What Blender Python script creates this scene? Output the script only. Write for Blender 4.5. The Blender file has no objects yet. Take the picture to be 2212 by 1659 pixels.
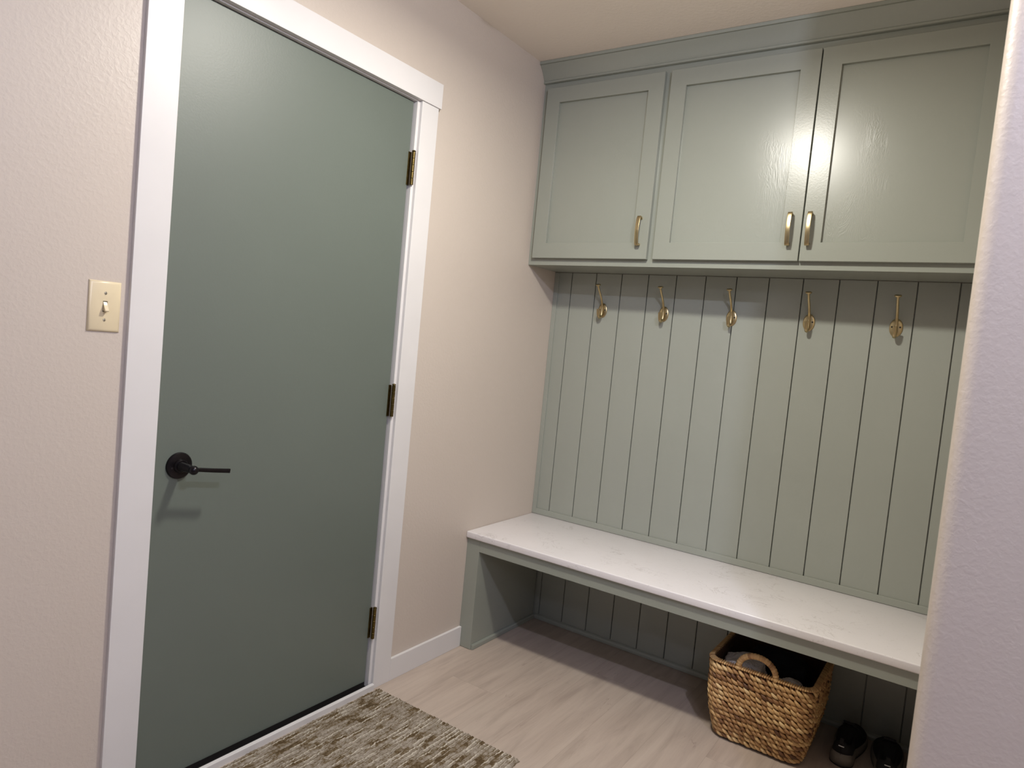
import bpy, bmesh, math, random
from mathutils import Vector, Matrix, Euler, noise

SC = bpy.context.scene
COL = SC.collection
R_ = random.Random(7)

# ------------------------------------------------------------------ camera, world, lights, exposure
cam_d = bpy.data.cameras.new('camera')
cam = bpy.data.objects.new('camera', cam_d); COL.objects.link(cam)
cam.location = (1.6513, -2.7120, 1.2689)
cam.rotation_mode = 'XYZ'
cam.rotation_euler = (1.50937, -0.095576, 0.600757)
cam_d.sensor_fit = 'HORIZONTAL'; cam_d.sensor_width = 36.0; cam_d.lens = 36.0 * 1480.88 / 2212.0
cam_d.clip_start = 0.02; cam_d.clip_end = 50
cam_d.dof.use_dof = True; cam_d.dof.focus_distance = 2.35; cam_d.dof.aperture_fstop = 7.0
SC.camera = cam

w = bpy.data.worlds.new('world'); SC.world = w; w.use_nodes = True
w.node_tree.nodes['Background'].inputs[0].default_value = (0.5, 0.5, 0.55, 1)
w.node_tree.nodes['Background'].inputs[1].default_value = 0.05

ZC = 2.439
def light(name, kind, loc, energy, color, size):
    d = bpy.data.lights.new(name, kind); d.energy = energy; d.color = color
    if kind == 'AREA': d.shape = 'DISK'; d.size = size
    else: d.shadow_soft_size = size
    o = bpy.data.objects.new(name, d); COL.objects.link(o); o.location = loc
    return o
WARM = (0.875, -1.29, ZC - 0.125)
COOL = (2.05, -2.14, ZC - 0.05)
warm = light('mudroom_lamp', 'AREA', WARM, 24.0, (1.0, 0.96, 0.87), 0.15)
glow = light('mudroom_lamp_side_glow', 'POINT', (WARM[0], WARM[1], WARM[2]+0.005), 5.0, (1.0, 0.96, 0.87), 0.07)
cool = light('hallway_lamp', 'POINT', COOL, 67.0, (0.71, 0.76, 1.0), 0.022)
FILL = (2.60, -3.55, ZC - 0.06)
fill = light('added_wall_fill', 'POINT', FILL, 32.0, (0.72, 0.76, 1.0), 0.11)  # added fill light with no known source, brightens the near right wall

SC.view_settings.view_transform = 'Standard'; SC.view_settings.look = 'None'
SC.view_settings.exposure = -0.04; SC.view_settings.gamma = 1.0
SC.view_settings.use_curve_mapping = False

# ------------------------------------------------------------------ helpers
def lin(c):
    return tuple(((v/255/12.92) if v/255 <= 0.04045 else ((v/255+0.055)/1.055)**2.4) for v in c) + (1.0,)

class NT:
    def __init__(s, name):
        s.m = bpy.data.materials.new(name); s.m.use_nodes = True
        s.t = s.m.node_tree; s.b = s.t.nodes['Principled BSDF']
        s.tc = s.t.nodes.new('ShaderNodeTexCoord')
    def n(s, typ, **kw):
        nd = s.t.nodes.new(typ)
        for k, v in kw.items():
            if k in nd.inputs: nd.inputs[k].default_value = v
            else: setattr(nd, k, v)
        return nd
    def l(s, a, b): s.t.links.new(a, b)
    def mapping(s, scale=(1, 1, 1), loc=(0, 0, 0), rot=(0, 0, 0), coord='Object'):
        mp = s.n('ShaderNodeMapping'); s.l(s.tc.outputs[coord], mp.inputs['Vector'])
        mp.inputs['Scale'].default_value = scale; mp.inputs['Location'].default_value = loc
        mp.inputs['Rotation'].default_value = rot
        return mp.outputs[0]
    def noise(s, vec, scale, detail=2, rough=0.5, dist=0.0):
        nd = s.n('ShaderNodeTexNoise'); nd.inputs['Scale'].default_value = scale
        nd.inputs['Detail'].default_value = detail; nd.inputs['Roughness'].default_value = rough
        nd.inputs['Distortion'].default_value = dist; s.l(vec, nd.inputs['Vector']); return nd.outputs['Fac']
    def ramp(s, fac, stops, interp='LINEAR'):
        r = s.n('ShaderNodeValToRGB'); r.color_ramp.interpolation = interp
        el = r.color_ramp.elements
        while len(el) < len(stops): el.new(0.5)
        for e, (p, c) in zip(el, stops): e.position = p; e.color = c if len(c) == 4 else tuple(c) + (1,)
        s.l(fac, r.inputs[0]); return r.outputs[0]
    def mix(s, fac, a, b, typ='MIX'):
        m = s.n('ShaderNodeMix'); m.data_type = 'RGBA'; m.blend_type = typ
        for i, v in ((0, fac), (6, a), (7, b)):
            if isinstance(v, (tuple, float, int)): m.inputs[i].default_value = v
            else: s.l(v, m.inputs[i])
        return m.outputs[2]
    def math(s, op, a, b=0.0):
        m = s.n('ShaderNodeMath'); m.operation = op
        for i, v in ((0, a), (1, b)):
            if isinstance(v, (float, int)): m.inputs[i].default_value = v
            else: s.l(v, m.inputs[i])
        return m.outputs[0]
    def bump(s, h, strength, dist=0.001):
        b = s.n('ShaderNodeBump'); b.inputs['Strength'].default_value = strength
        b.inputs['Distance'].default_value = dist; s.l(h, b.inputs['Height'])
        s.l(b.outputs[0], s.b.inputs['Normal'])

def simple(name, col, rough=0.5, metal=0.0, nscale=None, namp=0.06, bump=None, spec=0.5, coat=0):
    t = NT(name); c = lin(col)
    t.b.inputs['Roughness'].default_value = rough; t.b.inputs['Metallic'].default_value = metal
    t.b.inputs['Specular IOR Level'].default_value = spec
    v = t.mapping()
    f = t.noise(v, nscale or 12, 3)
    a = tuple(x*(1-namp) for x in c[:3]) + (1,); b = tuple(min(1, x*(1+namp)) for x in c[:3]) + (1,)
    t.l(t.ramp(f, [(0.3, a), (0.7, b)]), t.b.inputs['Base Color'])
    if bump: t.bump(t.noise(v, bump[0], 2), bump[1], bump[2])
    return t.m

def wall_paint(name, col, rough=0.45, strength=0.55, scale=95, spec=0.5):
    t = NT(name); c = lin(col); v = t.mapping()
    f = t.noise(v, 1.7, 3)
    t.l(t.ramp(f, [(0.3, tuple(x*0.985 for x in c[:3])+(1,)), (0.7, c)]), t.b.inputs['Base Color'])
    t.b.inputs['Roughness'].default_value = rough; t.b.inputs['Specular IOR Level'].default_value = spec
    h1 = t.noise(v, scale, 2.5, 0.55, 0.3); h1 = t.ramp(h1, [(0.42, (0, 0, 0, 1)), (0.66, (1, 1, 1, 1))])
    h2 = t.noise(v, scale*0.35, 2)
    h = t.math('ADD', h1, t.math('MULTIPLY', h2, 0.4))
    t.bump(h, strength, 0.0016)
    return t.m

def green_paint(name, col, rough=0.34, grain=0.0, gmask=False):
    t = NT(name); c = lin(col); v = t.mapping()
    f = t.noise(v, 2.5, 3)
    t.l(t.ramp(f, [(0.3, tuple(x*0.975 for x in c[:3])+(1,)), (0.7, tuple(x*1.02 for x in c[:3])+(1,))]), t.b.inputs['Base Color'])
    t.b.inputs['Roughness'].default_value = rough; t.b.inputs['Specular IOR Level'].default_value = 0.62
    h = t.noise(v, 190, 2)
    if grain:
        vg = t.mapping(scale=(1.0, 1.0, 0.22))
        g = t.noise(vg, 17, 3, 0.6, 1.2)
        rings = t.math('SINE', t.math('MULTIPLY', g, 95.0))
        fine = t.noise(t.mapping(scale=(1, 1, 0.12)), 260, 3, 0.6)
        mask = t.ramp(t.noise(t.mapping(scale=(1.0, 1.0, 0.7)), 4.5, 2), [(0.48, (0, 0, 0, 1)), (0.62, (1, 1, 1, 1))])
        gg = t.math('ADD', t.math('MULTIPLY', rings, 0.35), fine)
        h = t.math('ADD', t.math('MULTIPLY', h, 0.30), t.math('MULTIPLY', t.math('MULTIPLY', gg, mask), grain*1.3))
    t.bump(h, 0.20, 0.0006)
    return t.m

M = {}
M['wall'] = wall_paint('beige_wall_paint', (201, 189, 177), 0.42, 0.16)
M['hallwall'] = wall_paint('grey_hall_paint', (126, 128, 134), 0.5, 0.1)
M['ceiling'] = wall_paint('ceiling_paint', (240, 230, 219), 0.7, 0.2, 80, 0.3)
M['green'] = green_paint('sage_cabinet_paint', (148, 152, 141), 0.29)
M['greengrain'] = green_paint('sage_paint_on_wood_panel', (148, 152, 141), 0.29, grain=1.0)
M['bead'] = green_paint('sage_panelling_paint', (155, 159, 149), 0.42)
M['doorgreen'] = green_paint('sage_door_paint', (99, 107, 99), 0.44)
M['trim'] = simple('white_trim_paint', (219, 216, 214), 0.38, nscale=6, namp=0.02, bump=(60, 0.05, 0.001))
M['black'] = simple('oil_rubbed_bronze', (24, 20, 24), 0.28, 0.6, spec=0.6, nscale=40, namp=0.2)
M['rubber'] = simple('black_door_sweep', (22, 19, 18), 0.6)
M['brass'] = simple('satin_brass', (184, 167, 128), 0.30, 1.0, nscale=60, namp=0.05)
M['oldbrass'] = simple('antique_brass', (108, 92, 52), 0.32, 1.0, nscale=70, namp=0.25)
M['ivory'] = simple('ivory_plastic', (222, 206, 172), 0.33, nscale=20, namp=0.015)
M['screwpaint'] = simple('screw_head_ivory', (188, 178, 156), 0.35, 0.3)
M['dark'] = simple('dark_slot', (22, 20, 20), 0.8)
M['fleece'] = simple('pale_grey_fleece', (206, 196, 190), 0.95, nscale=60, namp=0.15, bump=(160, 1.0, 0.004))
M['navy'] = simple('black_navy_cloth', (13, 14, 21), 0.9, nscale=30, namp=0.2, bump=(120, 0.6, 0.002))
M['shoe'] = simple('black_knit_upper', (13, 14, 16), 0.8, nscale=150, namp=0.3, bump=(500, 0.5, 0.001))
M['sole'] = simple('grey_foam_midsole', (112, 106, 97), 0.7, nscale=15, namp=0.1)
M['outsole'] = simple('black_rubber_outsole', (16, 15, 15), 0.7)
M['reflect'] = simple('silver_reflective_tab', (225, 228, 228), 0.35, 0.0)
M['glass'] = simple('frosted_diffuser', (235, 235, 230), 0.5)

def quartz():
    t = NT('white_quartz'); v = t.mapping()
    base = lin((232, 228, 228))
    vein = t.ramp(t.noise(v, 6.5, 5, 0.62, 1.6), [(0.485, (0, 0, 0, 1)), (0.50, (1, 1, 1, 1)), (0.515, (0, 0, 0, 1))])
    brk = t.ramp(t.noise(v, 9, 2), [(0.50, (0, 0, 0, 1)), (0.64, (1, 1, 1, 1))])
    f = t.math('MULTIPLY', t.math('MULTIPLY', vein, brk), 0.34)
    c = t.mix(f, base, lin((142, 130, 122)))
    sp = t.ramp(t.noise(v, 150, 1), [(0.70, (0, 0, 0, 1)), (0.76, (1, 1, 1, 1))])
    c = t.mix(t.math('MULTIPLY', sp, 0.22), c, lin((160, 150, 142)))
    cl = t.ramp(t.noise(v, 5, 3), [(0.3, (0.955, 0.955, 0.955, 1)), (0.7, (1, 1, 1, 1))])
    c = t.mix(1.0, c, cl, 'MULTIPLY')
    t.l(c, t.b.inputs['Base Color']); t.b.inputs['Roughness'].default_value = 0.30
    return t.m
M['quartz'] = quartz()

def vinyl():
    t = NT('vinyl_plank_floor')
    sep = t.n('ShaderNodeSeparateXYZ'); t.l(t.tc.outputs['Object'], sep.inputs[0])
    W, L = 0.182, 1.22
    xs = t.math('DIVIDE', t.math('ADD', sep.outputs[0], 0.028+W*20), W); row = t.math('FLOOR', xs); fx = t.math('FRACT', xs)
    wn = t.n('ShaderNodeTexWhiteNoise'); wn.noise_dimensions = '1D'; t.l(row, wn.inputs['W'])
    ys = t.math('ADD', t.math('DIVIDE', sep.outputs[1], L), t.math('MULTIPLY', wn.outputs['Value'], 5.0))
    ys = t.math('ADD', ys, 30.0)
    pl = t.math('FLOOR', ys); fy = t.math('FRACT', ys)
    wn2 = t.n('ShaderNodeTexWhiteNoise'); wn2.noise_dimensions = '2D'
    cv = t.n('ShaderNodeCombineXYZ'); t.l(row, cv.inputs[0]); t.l(pl, cv.inputs[1]); t.l(cv.outputs[0], wn2.inputs['Vector'])
    pr = wn2.outputs['Value']
    # grain coordinates offset per plank
    off = t.n('ShaderNodeCombineXYZ'); t.l(t.math('MULTIPLY', pr, 13.0), off.inputs[0]); t.l(t.math('MULTIPLY', pr, 31.0), off.inputs[1])
    va = t.n('ShaderNodeVectorMath'); va.operation = 'ADD'; t.l(t.tc.outputs['Object'], va.inputs[0]); t.l(off.outputs[0], va.inputs[1])
    def mp(sc):
        m = t.n('ShaderNodeMapping'); m.inputs['Scale'].default_value = sc; t.l(va.outputs[0], m.inputs['Vector']); return m.outputs[0]
    g1 = t.noise(mp((1, 0.10, 1)), 26, 5, 0.62, 0.5)
    g2 = t.noise(mp((1, 0.14, 1)), 9, 3, 0.6, 0.9)
    g3 = t.noise(mp((1, 0.03, 1)), 120, 3, 0.6)
    c = t.ramp(g1, [(0.30, lin((172, 157, 144))), (0.55, lin((189, 174, 160))), (0.75, lin((196, 182, 168)))])
    c2 = t.ramp(g2, [(0.30, (0.93, 0.92, 0.915, 1)), (0.60, (1, 1, 1, 1))])
    c = t.mix(0.85, c, c2, 'MULTIPLY')
    c3 = t.ramp(g3, [(0.3, (0.955, 0.955, 0.955, 1)), (0.7, (1, 1, 1, 1))])
    c = t.mix(0.8, c, c3, 'MULTIPLY')
    kn = t.noise(mp((1, 0.22, 1)), 11, 4, 0.65, 1.5)
    kf = t.ramp(kn, [(0.70, (0, 0, 0, 1)), (0.78, (1, 1, 1, 1))])
    c = t.mix(t.math('MULTIPLY', kf, 0.5), c, lin((112, 94, 82)))
    # thin cracks
    cr = t.ramp(t.noise(mp((1, 0.07, 1)), 17, 3, 0.5, 1.6), [(0.495, (0, 0, 0, 1)), (0.5, (1, 1, 1, 1)), (0.505, (0, 0, 0, 1))])
    cm = t.ramp(t.noise(mp((1, 0.6, 1)), 5, 2), [(0.56, (0, 0, 0, 1)), (0.66, (1, 1, 1, 1))])
    c = t.mix(t.math('MULTIPLY', t.math('MULTIPLY', cr, cm), 0.55), c, lin((112, 94, 84)))
    tone = t.ramp(pr, [(0.0, (0.96, 0.955, 0.95, 1)), (0.5, (0.985, 0.98, 0.975, 1)), (1.0, (1.015, 1.005, 1.0, 1))])
    c = t.mix(1.0, c, tone, 'MULTIPLY')
    ex = t.math('LESS_THAN', t.math('MINIMUM', fx, t.math('SUBTRACT', 1.0, fx)), 0.006)
    ey = t.math('LESS_THAN', t.math('MINIMUM', fy, t.math('SUBTRACT', 1.0, fy)), 0.0009)
    e = t.math('MAXIMUM', ex, ey)
    c = t.mix(t.math('MULTIPLY', e, 0.20), c, lin((120, 103, 92)))
    t.l(c, t.b.inputs['Base Color'])
    t.b.inputs['Roughness'].default_value = 0.48
    t.bump(t.math('SUBTRACT', t.math('MULTIPLY', g3, 0.4), e), 0.18, 0.001)
    return t.m
M['floor'] = vinyl()

def obj(name, bm, mat, parent=None, smooth=False):
    me = bpy.data.meshes.new(name)
    bmesh.ops.recalc_face_normals(bm, faces=bm.faces)
    bm.to_mesh(me); bm.free()
    me.materials.append(M[mat] if isinstance(mat, str) else mat)
    if smooth:
        for p in me.polygons: p.use_smooth = True
        if smooth != 'all':
            me.set_sharp_from_angle(angle=math.radians(40))
    o = bpy.data.objects.new(name, me); COL.objects.link(o)
    if parent: o.parent = parent
    return o

def tag(o, label=None, cat=None, group=None, kind=None):
    if label: o['label'] = label
    if cat: o['category'] = cat
    if group: o['group'] = group
    if kind: o['kind'] = kind
    return o

def empty(name, loc=(0, 0, 0)):
    o = bpy.data.objects.new(name, None); COL.objects.link(o); o.location = loc; o.empty_display_size = 0.05
    return o

def box(bm, x0, x1, y0, y1, z0, z1, bev=0.0, seg=2):
    r = bmesh.ops.create_cube(bm, size=1.0)
    vs = r['verts']
    for v in vs:
        v.co = Vector(((x0+x1)/2 + v.co.x*(x1-x0), (y0+y1)/2 + v.co.y*(y1-y0), (z0+z1)/2 + v.co.z*(z1-z0)))
    if bev > 0:
        es = list({e for v in vs for e in v.link_edges})
        bmesh.ops.bevel(bm, geom=es, offset=bev, segments=seg, profile=0.5, affect='EDGES')
    return bm

def nbox(*a, **k):
    bm = bmesh.new(); box(bm, *a, **k); return bm

def prism(bm, prof, axis, a, b):
    """extrude a closed 2D profile along an axis; prof gives the two other coordinates in order"""
    def P(u, v, t):
        return {0: (t, u, v), 1: (u, t, v), 2: (u, v, t)}[axis]
    A = [bm.verts.new(P(u, v, a)) for u, v in prof]; B = [bm.verts.new(P(u, v, b)) for u, v in prof]
    n = len(prof)
    for i in range(n): bm.faces.new((A[i], A[(i+1) % n], B[(i+1) % n], B[i]))
    bm.faces.new(A[::-1]); bm.faces.new(B)
    return bm

def crom(pts, n=8):
    P = [Vector(p) for p in pts]; P = [2*P[0]-P[1]] + P + [2*P[-1]-P[-2]]
    out = []
    for i in range(1, len(P)-2):
        for k in range(n):
            t = k/n; a, b, c, d = P[i-1], P[i], P[i+1], P[i+2]
            out.append(0.5*((2*b)+(c-a)*t+(2*a-5*b+4*c-d)*t*t+(3*b-a-3*c+d)*t**3))
    out.append(P[-2]); return out

def sweep(bm, pts, prof, side=Vector((1, 0, 0)), scale=None, closed=False):
    """sweep a closed 2D profile (u along `side`, v along the perpendicular) along points"""
    n = len(pts); rings = []
    for i, p in enumerate(pts):
        if closed: t = (pts[(i+1) % n]-pts[i-1]).normalized()
        else: t = (pts[min(i+1, n-1)]-pts[max(i-1, 0)]).normalized()
        s = (side - t*side.dot(t))
        s = s.normalized() if s.length > 1e-6 else Vector((0, 0, 1))
        q = t.cross(s)
        k = scale(i/(n-1)) if scale else (1, 1)
        rings.append([bm.verts.new(p + s*u*k[0] + q*v*k[1]) for u, v in prof])
    m = len(prof)
    rng = range(n) if closed else range(n-1)
    for i in rng:
        A, B = rings[i], rings[(i+1) % n]
        for j in range(m): bm.faces.new((A[j], A[(j+1) % m], B[(j+1) % m], B[j]))
    if not closed:
        bm.faces.new(rings[0][::-1]); bm.faces.new(rings[-1])
    return bm

def circ(r, n=12, ry=None):
    return [(r*math.cos(2*math.pi*i/n), (ry or r)*math.sin(2*math.pi*i/n)) for i in range(n)]
def rrect(w, h, r, n=3):
    out = []
    for cx, cy, a0 in ((w/2-r, h/2-r, 0), (-w/2+r, h/2-r, 90), (-w/2+r, -h/2+r, 180), (w/2-r, -h/2+r, 270)):
        for k in range(n+1):
            a = math.radians(a0 + 90*k/n); out.append((cx+r*math.cos(a), cy+r*math.sin(a)))
    return out

def lathe(bm, prof, origin, axis, n=32, sx=1.0, sy=1.0):
    """prof: (radius, height along axis); axis 'x','-y','z'"""
    rings = []
    for r, h in prof:
        ring = []
        for i in range(n):
            a = 2*math.pi*i/n; u, v = r*math.cos(a)*sx, r*math.sin(a)*sy
            if axis == 'x': p = (h, u, v)
            elif axis == '-y': p = (u, -h, v)
            else: p = (u, v, h)
            ring.append(bm.verts.new(Vector(origin)+Vector(p)))
        rings.append(ring)
    for A, B in zip(rings, rings[1:]):
        for j in range(n): bm.faces.new((A[j], A[(j+1) % n], B[(j+1) % n], B[j]))
    bm.faces.new(rings[0]); bm.faces.new(rings[-1])
    bmesh.ops.remove_doubles(bm, verts=bm.verts, dist=1e-6)
    return bm

# ------------------------------------------------------------------ setting
DY0, DY1, DH = -1.8113, -0.9935, 2.040         # door opening (jamb to jamb)
XE, YE = 1.6233, -1.36                            # rounded corner of the right wall
bm = nbox(-0.15, 3.55, -4.35, 0.14, -0.1, 0.0)
tag(obj('floor', bm, 'floor'), 'pale greige wood-look vinyl plank floor', 'floor', kind='structure')
bm = nbox(-0.15, 3.55, -4.35, 0.14, ZC, ZC+0.1)
tag(obj('ceiling', bm, 'ceiling'), 'lightly textured off-white ceiling', 'ceiling', kind='structure')
bm = bmesh.new()
JT = 0.016
box(bm, -0.12, 0, -4.25, DY0-JT, 0, ZC); box(bm, -0.12, 0, DY1+JT, 0.012, 0, ZC); box(bm, -0.12, 0, DY0-JT, DY1+JT, DH+JT, ZC)
tag(obj('wall_left', bm, 'wall'), 'warm beige textured wall around the green door', 'wall', kind='structure')
tag(obj('wall_back', nbox(-0.12, 1.9, 0.012, 0.13, 0, ZC), 'wall'), 'back wall behind the green panelling', 'wall', kind='structure')
prof = [(1.652, 0.012)]
rr = 0.026
for k in range(9):
    a = math.radians(180+90*k/8); prof.append((XE+rr+rr*math.cos(a), YE+rr+rr*math.sin(a)))
prof += [(3.4, YE), (3.4, 0.012)]
bm = prism(bmesh.new(), prof, 2, 0, ZC)
for f in bm.faces:
    if abs(f.normal.z) < .5: f.smooth = True
o = obj('wall_right', bm, 'wall', smooth=True)
tag(o, 'textured wall with rounded corner at the right edge, in cool light', 'wall', kind='structure')
tag(obj('wall_front', nbox(-0.12, 3.5, -4.35, -4.25, 0, ZC), 'hallwall'), 'grey wall behind the viewer', 'wall', kind='structure')
tag(obj('wall_side', nbox(3.4, 3.5, -4.25, YE, 0, ZC), 'hallwall'), 'grey hallway wall', 'wall', kind='structure')

# baseboards
def base_left(name, y0, y1):
    bm = nbox(0, 0.0120, y0, y1, 0, 0.083, bev=0.0015)
    return tag(obj(name, bm, 'trim'), None, None, kind='structure')
tag(base_left('baseboard_left', -0.9815+0.0830, -0.4880), 'short white baseboard between door casing and bench', 'baseboard')
tag(base_left('baseboard_front', -4.25, -1.8125-0.0830), 'white baseboard left of the door casing', 'baseboard')

# door casing (three boards)
CW, CT = 0.0828, 0.0115
yl, yr = -1.8125, -0.9815
tag(obj('trim_1', nbox(0, CT, yl-CW, yl, 0, 2.0445, bev=0.001), 'trim'), 'white vertical door casing on the latch side', 'door casing', kind='structure')
tag(obj('trim_2', nbox(0, CT, yr, yr+CW, 0, 2.0445, bev=0.001), 'trim'), 'white vertical door casing on the hinge side', 'door casing', kind='structure')
bm = nbox(0, 0.0165, yl-CW-0.010, yr+CW+0.009, 2.0445, 2.128, bev=0.001)
box(bm, 0, 0.008, yr+CW, yr+CW+0.0125, 2.0445, 2.060, bev=0.0005)
tag(obj('trim_3', bm, 'trim'), 'white head casing board across the top of the door', 'door casing', kind='structure')
# jambs and stops
bm = bmesh.new()
box(bm, -0.12, 0.0, DY0-JT, DY0, 0, DH+JT); box(bm, -0.12, 0.0, DY1, DY1+JT, 0, DH+JT); box(bm, -0.12, 0.0, DY0, DY1, DH, DH+JT)
box(bm, -0.10, -0.062, DY0, DY0+0.012, 0, DH); box(bm, -0.10, -0.062, DY1-0.012, DY1, 0, DH); box(bm, -0.10, -0.062, DY0, DY1, DH-0.012, DH)
tag(obj('trim_4', bm, 'trim'), 'white door jamb and stop inside the casing', 'door jamb', kind='structure')
bm = bmesh.new()
prism(bm, [(0.0075, 0), (0.0185, 0), (0.0185, 0.019), (0.0172, 0.0205), (0.0075, 0.0215)], 1, -1.8125, -0.9815)
tag(obj('trim_5', bm, 'trim'), 'white threshold strip under the green door', 'threshold', kind='structure')
tag(obj('trim_6', nbox(-0.11, 0.0073, DY0+0.0005, DY1-0.0005, 0.0002, 0.0085), 'rubber'), 'black sill between the door and the white threshold strip', 'threshold', kind='structure')

# the door
DX = -0.012
door = tag(empty('door_1', (DX, (DY0+DY1)/2, 0.02)), 'flat sage green flush door with black lever', 'door', kind='structure')
def child(o, parent):
    o.parent = parent; o.matrix_parent_inverse = Matrix.Translation(-parent.location); return o
child(obj('door_slab', nbox(DX-0.042, DX, DY0+0.003, DY1-0.0055, 0.0262, DH-0.003, bev=0.0015), 'doorgreen'), door)
child(obj('door_sweep', nbox(DX-0.036, DX-0.0015, DY0+0.003, DY1-0.0055, 0.0095, 0.0262), 'rubber'), door)
hy, hz = -1.738, 0.872
hd = bmesh.new()
lathe(hd, [(0.0, 0.0), (0.0345, 0.0), (0.0345, 0.003), (0.0325, 0.006), (0.0265, 0.0075), (0.0185, 0.0085), (0.0175, 0.013), (0.0150, 0.0155), (0.0, 0.0155)], (DX, hy, hz), 'x', 40)
hobj = child(obj('door_handle', hd, 'black', smooth=True), door); hobj['label'] = 'black round rose of the lever handle'
nk = bmesh.new()
lathe(nk, [(0, 0.014), (0.0120, 0.014), (0.0124, 0.017), (0.0112, 0.0185), (0.0105, 0.052), (0.0085, 0.056), (0.0085, 0.060), (0.0, 0.060)], (DX, hy, hz), 'x', 28)
bmesh.ops.create_uvsphere(nk, u_segments=24, v_segments=16, radius=0.0118, matrix=Matrix.Translation((DX+0.069, hy, hz)))
bp = bmesh.new()
pts = [Vector((DX+0.069, hy+0.007, hz)), Vector((DX+0.0695, hy+0.015, hz)), Vector((DX+0.0700, hy+0.05, hz-0.0050)), Vector((DX+0.071, hy+0.090, hz-0.0098)), Vector((DX+0.071, hy+0.0985, hz-0.0108))]
sweep(nk, pts, rrect(0.0085, 0.0115, 0.0022), side=Vector((1, 0, 0)), scale=lambda t: (1.0, 0.85+0.15*t))
lv = obj('lever', nk, 'black', smooth=True); lv.parent = hobj; lv['label'] = 'black straight lever pointing toward the hinges'
lv.matrix_parent_inverse = Matrix.Identity(4)
pin = lathe(bmesh.new(), [(0, 0), (0.0022, 0), (0.0022, 0.0012), (0, 0.0012)], (DX+0.0070, hy-0.022, hz-0.004), 'x', 12)
pn = obj('release_hole', pin, 'dark'); pn.parent = hobj

for z1, z0 in ((1.872, 1.762), (1.082, 0.974), (0.295, 0.187)):
    hb = bmesh.new()
    box(hb, DX-0.012, DX+0.0005, DY1-0.0058, DY1-0.0035, z0, z1)                 # leaf on the door edge
    box(hb, DX-0.006, DX+0.003, DY1-0.0115, DY1-0.0003, z0, z1, bev=0.0006)      # leaf wrap seen from the room
    h = child(obj('hinge', hb, 'oldbrass'), door); h['label'] = 'antique brass butt hinge'
    kb = bmesh.new(); n = 5; hh = (z1-z0)/n
    for i in range(n):
        lathe(kb, [(0, 0), (0.0055, 0), (0.0062, 0.0008), (0.0062, hh-0.0012), (0.0055, hh-0.0004), (0, hh-0.0004)], (0.0035, DY1-0.0015, z0+i*hh), 'z', 20)
    lathe(kb, [(0, 0), (0.0040, 0), (0.0068, 0.0015), (0.0060, 0.0040), (0.0026, 0.0055), (0, 0.006)], (0.0035, DY1-0.0015, z1), 'z', 20)
    k = obj('hinge_knuckle', kb, 'oldbrass', smooth=True); k.parent = h

# ------------------------------------------------------------------ light switch
sy, sz = -1.9475, 1.2605
sw = tag(empty('light_switch', (0, sy, sz)), 'ivory toggle light switch on the beige wall left of the door', 'light switch')
bm = bmesh.new()
W, H = 0.0350, 0.0572
prof2 = [(0.0, 0.0), (0.0058, 0.0)]
outer = [(-W, -H), (W, -H), (W, H), (-W, H)]
def ring(w, h, x, r=0.0):
    return [bm.verts.new((x, s*w, t*h)) for s, t in ((-1, -1), (1, -1), (1, 1), (-1, 1))]
R0 = ring(W, H, 0.0); R1 = ring(W, H, 0.0012); R2 = ring(W-0.0022, H-0.0022, 0.0042); R3 = ring(W-0.0060, H-0.0060, 0.0060)
R4 = ring(0.0052, 0.0122, 0.0060); R5 = ring(0.0052, 0.0122, 0.0015)
for A, B in ((R0, R1), (R1, R2), (R2, R3), (R3, R4), (R4, R5)):
    for j in range(4): bm.faces.new((A[j], A[(j+1) % 4], B[(j+1) % 4], B[j]))
bm.faces.new(R5[::-1])
o = obj('wall_plate', bm, 'ivory', sw, smooth=True)
o = obj('switch_slot', nbox(0.0014, 0.0019, -0.0050, 0.0050, -0.012, 0.012), 'dark', sw)
bm = bmesh.new()
sidep = [(0.0015, 0.0095), (0.0055, 0.0102), (0.0085, 0.0035), (0.0165, -0.0070), (0.0172, -0.0095), (0.0150, -0.0118), (0.0060, -0.0098), (0.0015, -0.0095)]
A = [bm.verts.new((x, -0.0042, z)) for x, z in sidep]; B = [bm.verts.new((x, 0.0042, z)) for x, z in sidep]
for i in range(8): bm.faces.new((A[i], A[(i+1) % 8], B[(i+1) % 8], B[i]))
bm.faces.new(A[::-1]); bm.faces.new(B)
bmesh.ops.bevel(bm, geom=list(bm.edges), offset=0.0005, segments=2, affect='EDGES')
obj('toggle', bm, 'ivory', sw)
for zz in (0.0302, -0.0302):
    bm = lathe(bmesh.new(), [(0, 0.0055), (0.0034, 0.0055), (0.0034, 0.0064), (0.0022, 0.0074), (0, 0.0077)], (0, 0, zz), 'x', 20)
    s_ = obj('screw', bm, 'screwpaint', sw, smooth=True)
    bm = nbox(0.0066, 0.0079, -0.0005, 0.0005, zz-0.0030, zz+0.0030)
    q = obj('screw_slot', bm, 'dark'); q.parent = s_

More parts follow.
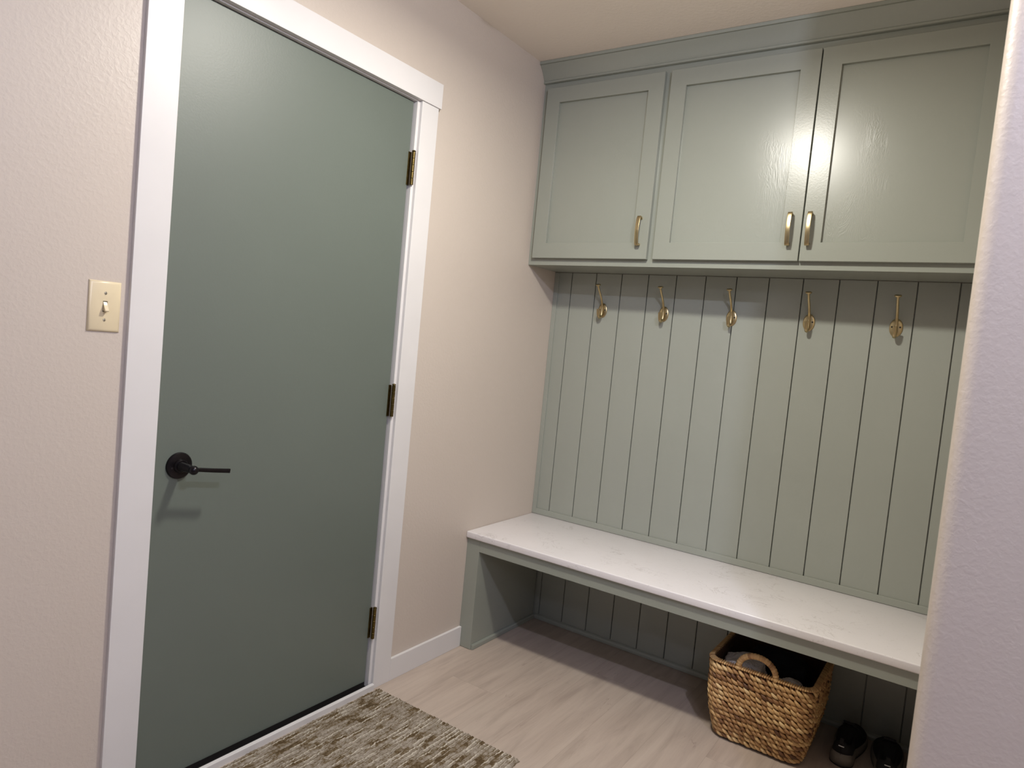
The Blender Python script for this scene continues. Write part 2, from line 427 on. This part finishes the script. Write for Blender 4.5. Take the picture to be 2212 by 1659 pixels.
# ------------------------------------------------------------------ green beadboard panelling
XR = 1.645
pan = tag(empty('wall_panelling', (0, 0, 0)), 'sage green vertical plank panelling on the back wall above and below the bench', 'wall panelling')
G0, GS, GW = 0.0876, 0.12323, 0.0038
def planks(z0, z1, yf=0.0, yb=0.0115):
    bm = bmesh.new()
    xs = [0.001] + [G0+i*GS for i in range(13)] + [XR]
    prof = []
    for i in range(14):
        a = xs[i] + (GW/2 if i else 0); b = xs[i+1] - (GW/2 if i < 13 else 0)
        prof += [(a, yf), (b, yf)]
        if i < 13: prof += [(b, yf+0.0108), (b+GW, yf+0.0108)]
    prof += [(XR, yb), (0.001, yb)]
    prism(bm, prof, 2, z0, z1)
    es = [e for e in bm.edges if abs(e.verts[0].co.z-e.verts[1].co.z) > 0.1 and all(abs(v.co.y-yf) < 1e-5 for v in e.verts)]
    bmesh.ops.bevel(bm, geom=es, offset=0.0007, segments=1, affect='EDGES')
    return bm
obj('plank_panel', planks(0.001, 1.604), 'bead', pan)
obj('side_stile', nbox(0.0005, 0.0215, -0.0065, 0.0, 0.486, 1.604, bev=0.0008), 'bead', pan)
obj('bottom_rail', nbox(0.0218, XR-0.004, -0.0065, 0.0, 0.4855, 0.5105, bev=0.0008), 'bead', pan)
bm = bmesh.new()
prism(bm, [(0.0, 0.0015), (-0.0125, 0.0015), (-0.0125, 0.011), (-0.009, 0.018), (-0.003, 0.022), (0, 0.022)], 0, 0.073, XR-0.004)
obj('base_moulding', bm, 'bead', pan)

# ------------------------------------------------------------------ bench
YS, YB = -0.487, -0.499
ZA, ZU, ZB = 0.4087, 0.4572, 0.4842
bench = tag(empty('bench', (0.8, YS, 0)), 'built-in sage green bench frame under the white top', 'bench')
def bch(name, bm, mat, sm=False): return child(obj(name, bm, mat, smooth=sm), bench)
p = bch('side_panel', nbox(0.0005, 0.064, YS, -0.0130, 0.0012, ZU, bev=0.0008), 'green')
bm = bmesh.new()
prism(bm, [(0.0645, 0.0015), (0.0735, 0.0015), (0.0735, 0.016), (0.070, 0.0205), (0.0645, 0.0205)], 1, YS+0.004, -0.0135)
q = obj('base_moulding', bm, 'green'); q.parent = p; q.matrix_parent_inverse = p.matrix_parent_inverse.copy(); q.matrix_parent_inverse = Matrix.Identity(4)
bch('apron', nbox(0.0645, XR-0.006, YS, YS+0.019, ZA, ZU, bev=0.0008), 'green')
bch('support_cleat', nbox(0.0645, XR-0.006, -0.032, -0.0135, ZU-0.06, ZU), 'green')
bch('underside_panel', nbox(0.0645, XR-0.006, YS+0.0195, -0.0325, ZU-0.014, ZU), 'green')
top = tag(obj('stone_slab', nbox(0.0008, XR-0.003, YB, -0.0005, ZU+0.0003, ZB, bev=0.0042, seg=3), 'quartz', smooth=True),
    'long white quartz slab seat top on the green bench', 'seat slab')
# ledge behind top is hidden by rail

# ------------------------------------------------------------------ upper cabinet
YU = -0.2353; YD = YU-0.0195
ZB0 = 1.6052
cab = tag(empty('wall_cabinet', (0.8, YU, ZB0)), 'long sage green three-door wall cabinet with brass pulls below the ceiling', 'cabinet')
def cc(name, bm, mat, sm=False): return child(obj(name, bm, mat, smooth=sm), cab)
ZCT = 2.3626
bm = bmesh.new()
box(bm, 0.0005, XR-0.002, YU+0.019, -0.0005, ZB0+0.0005, 2.40)
cc('carcass', bm, 'green')
bm = bmesh.new()
for x0_, x1_ in ((0.0005, 0.040), (0.536, 0.584), (1.088, 1.116), (1.612, XR-0.002)):
    box(bm, x0_, x1_, YU, YU+0.0188, 1.645, 2.325)
box(bm, 0.0005, XR-0.002, YU, YU+0.0188, ZB0, 1.645, bev=0.0006)
box(bm, 0.0005, XR-0.002, YU, YU+0.0188, 2.325, 2.425)
cc('face_frame', bm, 'green')

def cab_door(x0, x1, z0, z1, hx):
    bm = bmesh.new(); s = 0.0625
    yb = YU-0.0008
    # frame ring with crisp inner edge
    rings = []
    for (a, b, y) in ((0, 0, yb), (0, 0, YD+0.0012), (0.0012, 0.0012, YD), (s-0.0006, s-0.0006, YD), (s, s, YD+0.0006), (s, s, yb-0.004)):
        rings.append([bm.verts.new(c) for c in ((x0+a, y, z0+b), (x1-a, y, z0+b), (x1-a, y, z1-b), (x0+a, y, z1-b))])
    for A, B in zip(rings, rings[1:]+rings[:1]):
        for j in range(4): bm.faces.new((A[j], A[(j+1) % 4], B[(j+1) % 4], B[j]))
    d = cc('cabinet_door', bm, 'green')
    pn = nbox(x0+s-0.002, x1-s+0.002, YD+0.0125, yb-0.0002, z0+s-0.002, z1-s+0.002)
    q = obj('door_panel', pn, 'greengrain'); q.parent = d
    # brass pull
    zt, zb = 1.795, 1.681
    yy = lambda o: YD-o
    pts = crom([(hx, yy(-0.001), zb+0.008), (hx, yy(0.011), zb+0.0045), (hx, yy(0.0205), zb+0.004), (hx, yy(0.0265), zb+0.022), (hx, yy(0.0305), (zt+zb)/2), (hx, yy(0.0265), zt-0.022), (hx, yy(0.0205), zt-0.004), (hx, yy(0.011), zt-0.0045), (hx, yy(-0.001), zt-0.008)], 6)
    def sc(t):
        e = max(0.0, (abs(t-0.5)-0.36)/0.14)
        return (1.0-0.25*min(1, e), 1.0+0.8*min(1, e))
    hb = bmesh.new(); sweep(hb, pts, rrect(0.0145, 0.0048, 0.0011), side=Vector((1, 0, 0)), scale=sc)
    q = obj('pull_handle', hb, 'brass', smooth=True); q.parent = d; q['label'] = 'satin brass bar pull'
    return d
cab_door(0.027, 0.5485, 1.6325, 2.3375, 0.513)
cab_door(0.574, 1.0995, 1.6325, 2.3375, 1.0635)
cab_door(1.1035, 1.6275, 1.6325, 2.3375, 1.127)
# crown
bm = bmesh.new()
P = 0.0577
prof = [(YU+0.0, ZCT), (YU-0.013, ZCT), (YU-0.015, ZCT+0.0015), (YU-0.015, ZCT+0.008), (YU-0.0125, ZCT+0.010)]
for k in range(7):
    q = k/6
    prof.append((YU-0.0135-(P-0.0195)*q-0.0022*math.sin(-math.pi*q), ZCT+0.011+0.0515*q+0.0022*math.sin(math.pi*q)))
prof += [(YU-P+0.0065, 2.4260), (YU-P, 2.4265), (YU-P, ZC-0.0008), (YU, ZC-0.0008)]
prism(bm, prof, 0, 0.0006, XR-0.004)
cc('crown_moulding', bm, 'green', True)

# ------------------------------------------------------------------ coat hooks
def make_hook():
    t = empty('coat_hook')
    bp = bmesh.new()
    lathe(bp, [(0, 0.0003), (1.0, 0.0003), (1.0, 0.0022), (0.90, 0.0042), (0.6, 0.0055), (0, 0.006)], (0, 0, 0), '-y', 36, sx=0.0210, sy=0.0315)
    obj('base_plate', bp, 'brass', t, smooth=True)
    up = crom([(0, -0.012, -0.0225), (0, -0.0095, -0.006), (0, -0.0095, 0.015), (0, -0.0145, 0.032), (0, -0.029, 0.056), (0, -0.048, 0.078), (0, -0.0605, 0.093), (0, -0.0655, 0.1015)], 6)
    b = bmesh.new()
    sweep(b, up, circ(0.0044, 12, 0.0036), side=Vector((1, 0, 0)), scale=lambda t: (1.25-0.35*t+0.35*max(0, t-.85)/.15, 1.1))
    obj('upper_arm', b, 'brass', t, smooth=True)
    b = bmesh.new()
    ax = Matrix.Translation((0, -0.0665, 0.1035)) @ Matrix.Rotation(math.radians(20), 4, 'X')
    r = lathe(b, [(0, -0.003), (0.0088, -0.003), (0.0112, 0.0), (0.0112, 0.0025), (0.0100, 0.0035), (0, 0.0035)], (0, 0, 0), 'z', 24, sy=0.8)
    bmesh.ops.transform(b, matrix=ax, verts=b.verts)
    obj('finial', b, 'brass', t, smooth=True)
    lo = crom([(0, -0.008, -0.010), (0, -0.0120, -0.024), (0, -0.0225, -0.0330), (0, -0.0345, -0.0290), (0, -0.0410, -0.0165), (0, -0.0435, -0.002), (0, -0.0440, 0.003)], 6)
    b = bmesh.new()
    sweep(b, lo, circ(0.0056, 14, 0.0046), side=Vector((1, 0, 0)), scale=lambda t: (0.95+0.35*t, 1.0+0.15*t) if t < .98 else (1.15, 1.0))
    obj('lower_hook', b, 'brass', t, smooth=True)
    for s in (-1, 1):
        b = lathe(bmesh.new(), [(0, 0.0044), (0.0030, 0.0044), (0.0030, 0.0058), (0.0018, 0.0062), (0, 0.0060)], (s*0.0125, 0, 0.0025), '-y', 14)
        q = obj('screw', b, 'dark', t, smooth=True); q['label'] = 'dark screw head'
    return t
def dup(root, loc):
    r = root.copy(); COL.objects.link(r); r.location = loc
    for ch in list(root.children):
        c = ch.copy(); COL.objects.link(c); c.parent = r
    return r
hk = make_hook()
hook_x = [0.258, 0.5420, 0.8235, 1.1095, 1.3935]
hook_labels = ['brass double coat hook nearest the door, far left of the row',
    'brass double coat hook second from the left, below the first cabinet door',
    'brass double coat hook in the middle of the row of five',
    'brass double coat hook fourth from the left, below the paired brass pulls',
    'brass double coat hook at the far right, nearest the rounded wall corner']
for i, x in enumerate(hook_x):
    o = hk if i == 0 else dup(hk, (x, 0, 1.4435))
    o.location = (x, 0, 1.4435)
    tag(o, hook_labels[i], 'coat hook', 'brass coat hooks on the panelling')

# ------------------------------------------------------------------ rug
def rug_mat():
    t = NT('woven_loop_rug')
    at = t.n('ShaderNodeAttribute'); at.attribute_name = 'yarn'
    sep = t.n('ShaderNodeSeparateColor'); t.l(at.outputs['Color'], sep.inputs[0])
    fac = t.math('ADD', sep.outputs[0], t.math('MULTIPLY', t.math('SUBTRACT', t.noise(t.mapping(), 260, 2), 0.5), 0.35))
    c = t.ramp(fac, [(0.0, lin((84, 68, 46))), (0.16, lin((116, 100, 76))), (0.32, lin((138, 127, 112))), (0.52, lin((160, 150, 136))), (0.70, lin((178, 170, 156))), (0.86, lin((206, 198, 182))), (1.0, lin((226, 218, 202)))])
    t.l(c, t.b.inputs['Base Color']); t.b.inputs['Roughness'].default_value = 0.95
    t.b.inputs['Specular IOR Level'].default_value = 0.1
    t.bump(t.noise(t.mapping(), 500, 2), 0.8, 0.002)
    return t.m
M['rug'] = rug_mat()
RX0, RX1, RY0, RY1 = 0.024, 0.634, -1.92, -0.968
bm = bmesh.new(); cl = bm.verts.layers.float_color.new('yarn')
pitch = 0.0145; nr = int((RX1-RX0)/pitch); sub = 5; dy = 0.0032; ny = int((RY1-RY0)/dy)
grid = []
rowoff = [R_.uniform(0, 100) for _ in range(nr+1)]
rowbias = [R_.uniform(-0.16, 0.16) + (0.22 if R_.random() < 0.22 else 0) for _ in range(nr+1)]
for i in range(nr*sub+1):
    r = min(i//sub, nr-1); u = (i/sub-r)
    col_ = []
    for j in range(ny+1):
        y = RY0+j*dy
        ph = rowoff[r]
        wob = noise.noise(Vector((0, y*34, ph*0.2)))*0.0042 + noise.noise(Vector((3, y*90, ph)))*0.0026
        x = RX0+i*pitch/sub + wob
        loop = 0.72+0.28*math.sin(y*2*math.pi/0.0125+ph*6+noise.noise(Vector((1, y*20, ph)))*4)
        h = abs(math.sin(math.pi*u))**0.6*loop*(0.75+0.5*noise.noise(Vector((7, y*60, ph))))
        z = 0.006+0.0055*h
        edge = min(i/sub, nr-i/sub, (y-RY0)/0.006, (RY1-y)/0.006)
        if edge < 0.5: z = 0.001+(z-0.001)*max(0.0, edge*2)
        if j in (0, ny): x += 0; y += R_.uniform(-0.0015, 0.0015)
        v = bm.verts.new((x, y, z))
        seg = math.floor(y/0.013+ph)
        seg_ = noise.noise(Vector((ph*1.3, y*17, 0)))
        k = 0.32 + rowbias[r]*0.45 + 0.30*seg_ + 0.22*noise.noise(Vector((ph*1.7, y*70, 5))) + 0.34*noise.noise(Vector((i*0.9, y*170, 9)))
        if seg_ < -0.22: k -= 0.16
        cream = noise.noise(Vector((ph*2.1, y*13, 31)))
        if i % sub == 1 and cream > -0.12: k = 0.86 + 0.25*noise.noise(Vector((ph, y*120, 2)))
        elif i % sub == 2 and cream > 0.12: k = 0.84
        elif i % sub == 0: k -= 0.22
        v[cl] = (max(0, min(1, k)), 0, 0, 1)
        col_.append(v)
    grid.append(col_)
for i in range(len(grid)-1):
    for j in range(ny): bm.faces.new((grid[i][j], grid[i+1][j], grid[i+1][j+1], grid[i][j+1]))
bx = []
tag(obj('door_mat', bm, 'rug', smooth='all'), 'taupe and cream striped woven rug on the floor in front of the door', 'rug')

# ------------------------------------------------------------------ basket
def straw():
    t = NT('water_hyacinth_weave')
    at = t.n('ShaderNodeAttribute'); at.attribute_name = 'strand'
    sep = t.n('ShaderNodeSeparateColor'); t.l(at.outputs['Color'], sep.inputs[0])
    c = t.ramp(sep.outputs[0], [(0.0, lin((98, 64, 38))), (0.25, lin((146, 104, 64))), (0.55, lin((192, 150, 98))), (0.8, lin((212, 174, 118))), (1.0, lin((228, 196, 142)))])
    f = t.noise(t.mapping(), 420, 3, 0.6)
    c = t.mix(0.8, c, t.ramp(f, [(0.3, (0.70, 0.66, 0.62, 1)), (0.6, (1, 1, 1, 1))]), 'MULTIPLY')
    t.l(c, t.b.inputs['Base Color']); t.b.inputs['Roughness'].default_value = 0.5
    t.bump(f, 0.35, 0.001)
    return t.m
M['straw'] = straw()
M['strawdark'] = simple('basket_core', (70, 44, 24), 0.9, nscale=60, namp=0.2)
BX0, BX1, BY0, BY1 = 1.035, 1.314, -0.384, -0.105      # base
TX0, TX1, TY0, TY1 = 1.004, 1.345, -0.432, -0.062      # rim
BH = 0.272
def rr_pt(s, t):
    """point on the rounded-square outline at height fraction t, s in [0,1)"""
    tt = t
    bul = 0.010*math.sin(math.pi*min(1, tt*1.1))
    x0 = BX0+(TX0-BX0)*tt-bul; x1 = BX1+(TX1-BX1)*tt+bul; y0 = BY0+(TY0-BY0)*tt-bul; y1 = BY1+(TY1-BY1)*tt+bul
    r = 0.045
    wx, wy = x1-x0-2*r, y1-y0-2*r; q = math.pi*r/2
    per = 2*(wx+wy)+4*q; d = (s % 1)*per
    segs = [(wx, 'l', (x0+r, y0), (1, 0)), (q, 'a', (x1-r, y0+r), -90), (wy, 'l', (x1, y0+r), (0, 1)), (q, 'a', (x1-r, y1-r), 0),
            (wx, 'l', (x1-r, y1), (-1, 0)), (q, 'a', (x0+r, y1-r), 90), (wy, 'l', (x0, y1-r), (0, -1)), (q, 'a', (x0+r, y0+r), 180)]
    for ln, k, p, e in segs:
        if d <= ln+1e-9:
            if k == 'l': P_ = Vector((p[0]+e[0]*d, p[1]+e[1]*d)); N = Vector((e[1], -e[0])); return P_, N, per
            a = math.radians(e+90*d/ln); N = Vector((math.cos(a), math.sin(a))); return Vector(p)+N*r, N, per
        d -= ln
    return Vector((x0+r, y0)), Vector((0, -1)), per
bas = tag(empty('basket', (1.17, -0.25, 0.0)), 'square woven straw storage basket on the floor under the bench', 'basket')
bm = bmesh.new()
NS = 64
def wall_ring(t, off, z):
    return [bm.verts.new((*(lambda a: (a[0]+a[1]*off))(rr_pt(k/NS, t)).to_tuple(), z)) for k in range(NS)]
rg = [wall_ring(0, -0.010, 0.004)]
for k in range(9): rg.append(wall_ring(k/8, -0.0045, 0.004+(BH-0.004)*k/8))
for k in range(8, -1, -1): rg.append(wall_ring(k/8, -0.013, 0.010+(BH-0.010)*k/8))
for A, B in zip(rg, rg[1:]):
    for j in range(NS): bm.faces.new((A[j], A[(j+1) % NS], B[(j+1) % NS], B[j]))
bm.faces.new(rg[0]); bm.faces.new(rg[-1])
core = child(obj('inner_wall', bm, 'strawdark', smooth='all'), bas)

def lump(bm, c, ax, up, nrm, L, Wd, T, val, layer, segs=(7, 8)):
    """spindle-shaped strand"""
    rings = []
    nl, na = segs
    for i in range(nl+1):
        t = i/nl; rad = math.sin(math.pi*(0.06+0.88*t))**0.75
        cc_ = c + ax*(t-0.5)*L - nrm*(abs(t-0.5)**2*T*2.2)
        rings.append([bm.verts.new(cc_ + up*(math.cos(2*math.pi*j/na)*Wd*0.5*rad) + nrm*(math.sin(2*math.pi*j/na)*T*0.5*rad)) for j in range(na)])
        for v in rings[-1]: v[layer] = (val, 0, 0, 1)
    for A, B in zip(rings, rings[1:]):
        for j in range(na): bm.faces.new((A[j], A[(j+1) % na], B[(j+1) % na], B[j]))
    bm.faces.new(rings[0][::-1]); bm.faces.new(rings[-1])
bm = bmesh.new(); cl = bm.verts.layers.float_color.new('strand')
ROWS = 15; rh = (BH-0.014)/ROWS
for r in range(ROWS):
    z = 0.009+rh*(r+0.5)
    t = z/BH
    P0, N0, per = rr_pt(0, t)
    n = int(per/0.0180); ph = R_.random()
    rowtone = R_.uniform(-0.10, 0.10)
    for k in range(n):
        s = (k+ph+R_.uniform(-0.08, 0.08))/n
        Pt, N, _ = rr_pt(s, t)
        T2 = Vector((-N.y, N.x, 0)); N3 = Vector((N.x, N.y, 0))
        slope = (TX1-BX1)/BH
        U = Vector((N.x*slope, N.y*slope, 1)).normalized()
        Nn = T2.cross(U).normalized()
        if Nn.dot(N3) < 0: Nn = -Nn
        ang = math.radians(-33+R_.uniform(-7, 7))
        ax = (T2*math.cos(ang)+U*math.sin(ang)).normalized(); up = Nn.cross(ax)
        c = Vector((Pt.x, Pt.y, z+R_.uniform(-0.0012, 0.0012))) + Nn*R_.uniform(-0.001, 0.0012)
        base = 0.62+rowtone+R_.gauss(0, 0.20)-(0.38 if R_.random() < 0.13 else 0)
        lump(bm, c, ax, up, Nn, R_.uniform(0.034, 0.039), R_.uniform(0.0112, 0.0132), 0.0115, max(0, min(1, base)), cl)
weave = child(obj('woven_body', bm, 'straw', smooth='all'), bas)
# rim: tight wrap
bm = bmesh.new(); cl = bm.verts.layers.float_color.new('strand')
P0, N0, per = rr_pt(0, 1); n = int(per/0.0072)
for k in range(n):
    Pt, N, _ = rr_pt(k/n, 1); T2 = Vector((-N.y, N.x, 0)); N3 = Vector((N.x, N.y, 0))
    ax = (T2*0.45+Vector((0, 0, 1))*0.89).normalized(); up = N3.cross(ax)
    for side in (0,):
        lump(bm, Vector((Pt.x-N.x*0.003, Pt.y-N.y*0.003, BH+0.004)), ax, up, N3, 0.0155, 0.0082, 0.0165, max(0, min(1, R_.gauss(0.58, 0.13))), cl, (6, 8))
child(obj('rim', bm, 'straw', smooth='all'), bas)
def handle(cx, y, yoff, w=0.060, hgt=0.062):
    bm = bmesh.new(); cl = bm.verts.layers.float_color.new('strand')
    pts = []
    N = 21
    for i in range(N+1):
        a = math.pi*i/N
        pts.append(Vector((cx-w*math.cos(a), y+yoff*math.sin(a), BH-0.002+hgt*math.sin(a)**0.8)))
    core_ = bmesh.new()
    for i in range(N):
        c = (pts[i]+pts[i+1])/2; t = (pts[i+1]-pts[i]).normalized()
        s = Vector((0, 1, 0)); q = t.cross(s).normalized()
        # ring of wrap, tilted
        tl = (t*0.94+q*0.34).normalized()
        e1 = s; e2 = tl.cross(s).normalized()
        m = 14; val = max(0, min(1, R_.gauss(0.62, 0.12)))
        rings = []
        for (o, rad) in ((-0.0066, 0.0062), (-0.0048, 0.0088), (0, 0.0104), (0.0048, 0.0088), (0.0066, 0.0062)):
            rg_ = [bm.verts.new(c+tl*o+e1*rad*math.cos(2*math.pi*j/m)+e2*rad*math.sin(2*math.pi*j/m)) for j in range(m)]
            for v in rg_: v[cl] = (val, 0, 0, 1)
            rings.append(rg_)
        for A, B in zip(rings, rings[1:]):
            for j in range(m): bm.faces.new((A[j], A[(j+1) % m], B[(j+1) % m], B[j]))
        bm.faces.new(rings[0][::-1]); bm.faces.new(rings[-1])
    return child(obj('handle', bm, 'straw', smooth='all'), bas)
handle(1.166, TY0+0.006, -0.004)
handle(1.172, TY1-0.006, -0.004)

# folded things in the basket
def cloth(name, cx, cy, cz, sx, sy, sz, seed, mat, rz=0.0):
    bm = bmesh.new()
    bmesh.ops.create_icosphere(bm, subdivisions=5, radius=1.0)
    for v in bm.verts:
        p = v.co.copy()
        q = Vector([math.copysign(abs(c)**0.62, c) for c in p])
        q = q.normalized()*(max(abs(p.x), abs(p.y), abs(p.z))**-0.35)
        n1 = noise.noise(p*1.7+Vector((seed, 0, 0)))*0.16 + noise.noise(p*4.5+Vector((0, seed, 0)))*0.06
        fold = 0.05*math.sin(p.z*14+3*noise.noise(p*2+Vector((seed, seed, 0))))
        q = q*(1+n1+fold*(1-abs(p.z)))
        v.co = Vector((q.x*sx, q.y*sy, q.z*sz))
    bmesh.ops.rotate(bm, verts=bm.verts, cent=(0, 0, 0), matrix=Matrix.Rotation(rz, 3, 'Z'))
    for v in bm.verts: v.co += Vector((cx, cy, cz))
    return obj(name, bm, mat, smooth='all')
tag(cloth('folded_blanket', 1.098, -0.318, 0.200, 0.078, 0.078, 0.078, 3.1, 'fleece', 0.1), 'pale grey fleece cloth at the left inside the basket', 'blanket')
tag(cloth('folded_cloth', 1.262, -0.342, 0.178, 0.060, 0.052, 0.080, 8.7, 'fleece', 0.05), 'small pale grey cloth at the right front inside the basket', 'cloth')
tag(cloth('bundled_cloth', 1.185, -0.170, 0.158, 0.115, 0.072, 0.118, 5.3, 'navy', 0.0), 'black bundled cloth filling the back of the basket', 'cloth')

# ------------------------------------------------------------------ sneakers
def sneaker_parts(root):
    L = 0.262
    def half(s):   # half width along the length
        return 0.030+0.017*math.sin(math.pi*min(1, max(0, s-0.30)/0.85))**1 if s > 0.30 else 0.030+0.004*math.sin(s/0.30*math.pi)
    def outline(s, grow=0.0):
        hw = (half(s))
        e = 1.0
        if s < 0.10: e = math.sqrt(max(0, 1-((0.10-s)/0.10)**2))
        if s > 0.80: e = math.sqrt(max(0, 1-((s-0.80)/0.20)**2))
        return max(0.001, hw*e)+grow
    def loft(sections, name, mat, parent, sm='all'):
        bm = bmesh.new(); rs = []
        for sec in sections: rs.append([bm.verts.new(p) for p in sec])
        m = len(rs[0])
        for A, B in zip(rs, rs[1:]):
            for j in range(m): bm.faces.new((A[j], A[(j+1) % m], B[(j+1) % m], B[j]))
        bm.faces.new(rs[0][::-1]); bm.faces.new(rs[-1])
        bmesh.ops.remove_doubles(bm, verts=bm.verts, dist=1e-5)
        return obj(name, bm, mat, parent, smooth=sm)
    ss = [0, 0.004, 0.015, 0.035, 0.06, 0.10, 0.16, 0.24, 0.32, 0.40, 0.5, 0.6, 0.7, 0.78, 0.85, 0.91, 0.95, 0.98, 0.995, 1.0]
    def sole_sec(s, z0, z1, g0, g1):
        hw = outline(s); y = s*L
        pts = []
        toe = 0.010*max(0, (s-0.75)/0.25)**2
        for k, (fx, fz) in enumerate(((-1, 0), (-1.0, 0.5), (-1, 1), (1, 1), (1, 0.5), (1, 0))):
            g = g0+(g1-g0)*fz + (0.0015 if fz == 0.5 else 0)
            pts.append((fx*(hw+g if hw > 0.002 else hw), y, toe+z0+(z1-z0)*fz))
        return pts
    loft([sole_sec(s, 0.0005, 0.006, 0.0, 0.001) for s in ss], 'outsole', 'outsole', root)
    def zt(s): return 0.040-0.014*min(1, s*1.1)+(0.004 if s < .1 else 0)
    loft([sole_sec(s, 0.0062, zt(s), 0.002, 0.0) for s in ss], 'midsole', 'sole', root)
    # upper with collar opening
    def htop(s):
        ctrl = [(0, 0.083), (0.04, 0.090), (0.10, 0.086), (0.2, 0.076), (0.30, 0.080), (0.38, 0.098), (0.45, 0.095), (0.55, 0.080), (0.7, 0.062), (0.85, 0.050), (0.95, 0.040), (1.0, 0.028)]
        for (a, h0), (b, h1) in zip(ctrl, ctrl[1:]):
            if s <= b:
                t = (s-a)/(b-a); t = t*t*(3-2*t); return h0+(h1-h0)*t
        return 0.028
    secs = []
    for s in ss:
        hw = outline(s)-0.002; zb = zt(s)-0.004; H = htop(s); y = s*L
        toe = 0.010*max(0, (s-0.75)/0.25)**2
        sec = []
        openw = 0.0
        for k in range(17):
            a = math.pi*k/16; cx = -math.cos(a); sz = math.sin(a)**0.55
            wx = hw*cx*(1-0.22*sz*(1 if s < 0.5 else 0.6))
            zz = zb+(H-zb)*sz
            if 0.03 < s < 0.36 and 3 < k < 13:      # sunk foot opening
                d = 1-abs(k-8)/5; zz -= (0.040*min(1, d*2.2))*min(1, (s-0.03)/0.06)*min(1, (0.37-s)/0.05)
            sec.append((wx, y, max(0.012, zz)+toe*0.8))
        secs.append(sec)
    up = loft(secs, 'upper', 'shoe', root)
    # heel tab and stripe
    b = bmesh.new(); box(b, -0.0085, 0.0085, -0.0022, 0.0010, 0.0680, 0.0705, bev=0.0004)
    q = obj('heel_stripe', b, 'reflect'); q.parent = root; q['label'] = 'thin silver stripe on the heel'
    b = bmesh.new(); sweep(b, [Vector(p) for p in ((0, 0.0, 0.076), (0, -0.0045, 0.086), (0, -0.002, 0.094), (0, 0.006, 0.092))], rrect(0.012, 0.0022, 0.0008), side=Vector((1, 0, 0)))
    obj('pull_tab', b, 'shoe', root)
    b = bmesh.new()
    sweep(b, [Vector(p) for p in ((0, 0.150, 0.083), (0, 0.118, 0.097), (0, 0.102, 0.106), (0, 0.096, 0.110))], rrect(0.036, 0.006, 0.0025), side=Vector((1, 0, 0)))
    tg = obj('tongue', b, 'shoe', root, smooth=True)
    b = bmesh.new()
    for i in range(5):
        yy = 0.108+i*0.017; zz = 0.103-i*0.0085
        sweep(b, crom([(-0.020, yy+0.004, zz-0.010), (-0.008, yy, zz), (0.008, yy+0.003, zz), (0.020, yy+0.006, zz-0.010)], 4), circ(0.0020, 8), side=Vector((0, 0, 1)))
    obj('laces', b, 'shoe', root, smooth=True)
shoe = empty('sneaker', (1.418, -0.272, 0.0)); shoe.rotation_euler = (0, 0, math.radians(-3))
sneaker_parts(shoe)
tag(shoe, 'black sneaker with grey sole under the bench, beside the basket', 'shoe', 'pair of sneakers under the bench')
s2 = shoe.copy(); COL.objects.link(s2)
for ch in list(shoe.children):
    c = ch.copy(); COL.objects.link(c); c.parent = s2
    for g in ch.children:
        d = g.copy(); COL.objects.link(d); d.parent = c
s2.location = (1.552, -0.286, 0.0); s2.rotation_euler = (0, 0, math.radians(4))
tag(s2, 'black sneaker with grey sole under the bench, nearest the right wall', 'shoe', 'pair of sneakers under the bench')

# ------------------------------------------------------------------ ceiling lamps and the added fill's fixture (outside the frame, above the viewer)
t = tag(empty('ceiling_light', (WARM[0], WARM[1], ZC)), 'ceiling lamp with white round canopy over the mudroom floor', 'ceiling light')
t.location.z = ZC
obj('canopy', lathe(bmesh.new(), [(0, -0.001), (0.060, -0.001), (0.058, -0.012), (0.022, -0.018), (0.018, -0.026), (0, -0.026)], (0, 0, 0), 'z', 40), 'trim', t, smooth=True)
t = tag(empty('ceiling_light', (COOL[0], COOL[1], ZC)), 'bare bulb ceiling lamp in the hallway behind the wall corner', 'ceiling light')
for LC, lb in ((COOL, None), (FILL, 'made-up ceiling fixture for the added fill light behind the viewer')):
    if lb: t = tag(empty('ceiling_light', (LC[0], LC[1], ZC)), lb, 'ceiling light')  # second pass: invented fixture for the added fill light
    obj('lamp_base', lathe(bmesh.new(), [(0, -0.001), (0.055, -0.001), (0.050, -0.016), (0.020, -0.022), (0.018, -0.040), (0, -0.040)], (0, 0, 0), 'z', 32), 'trim', t, smooth=True)
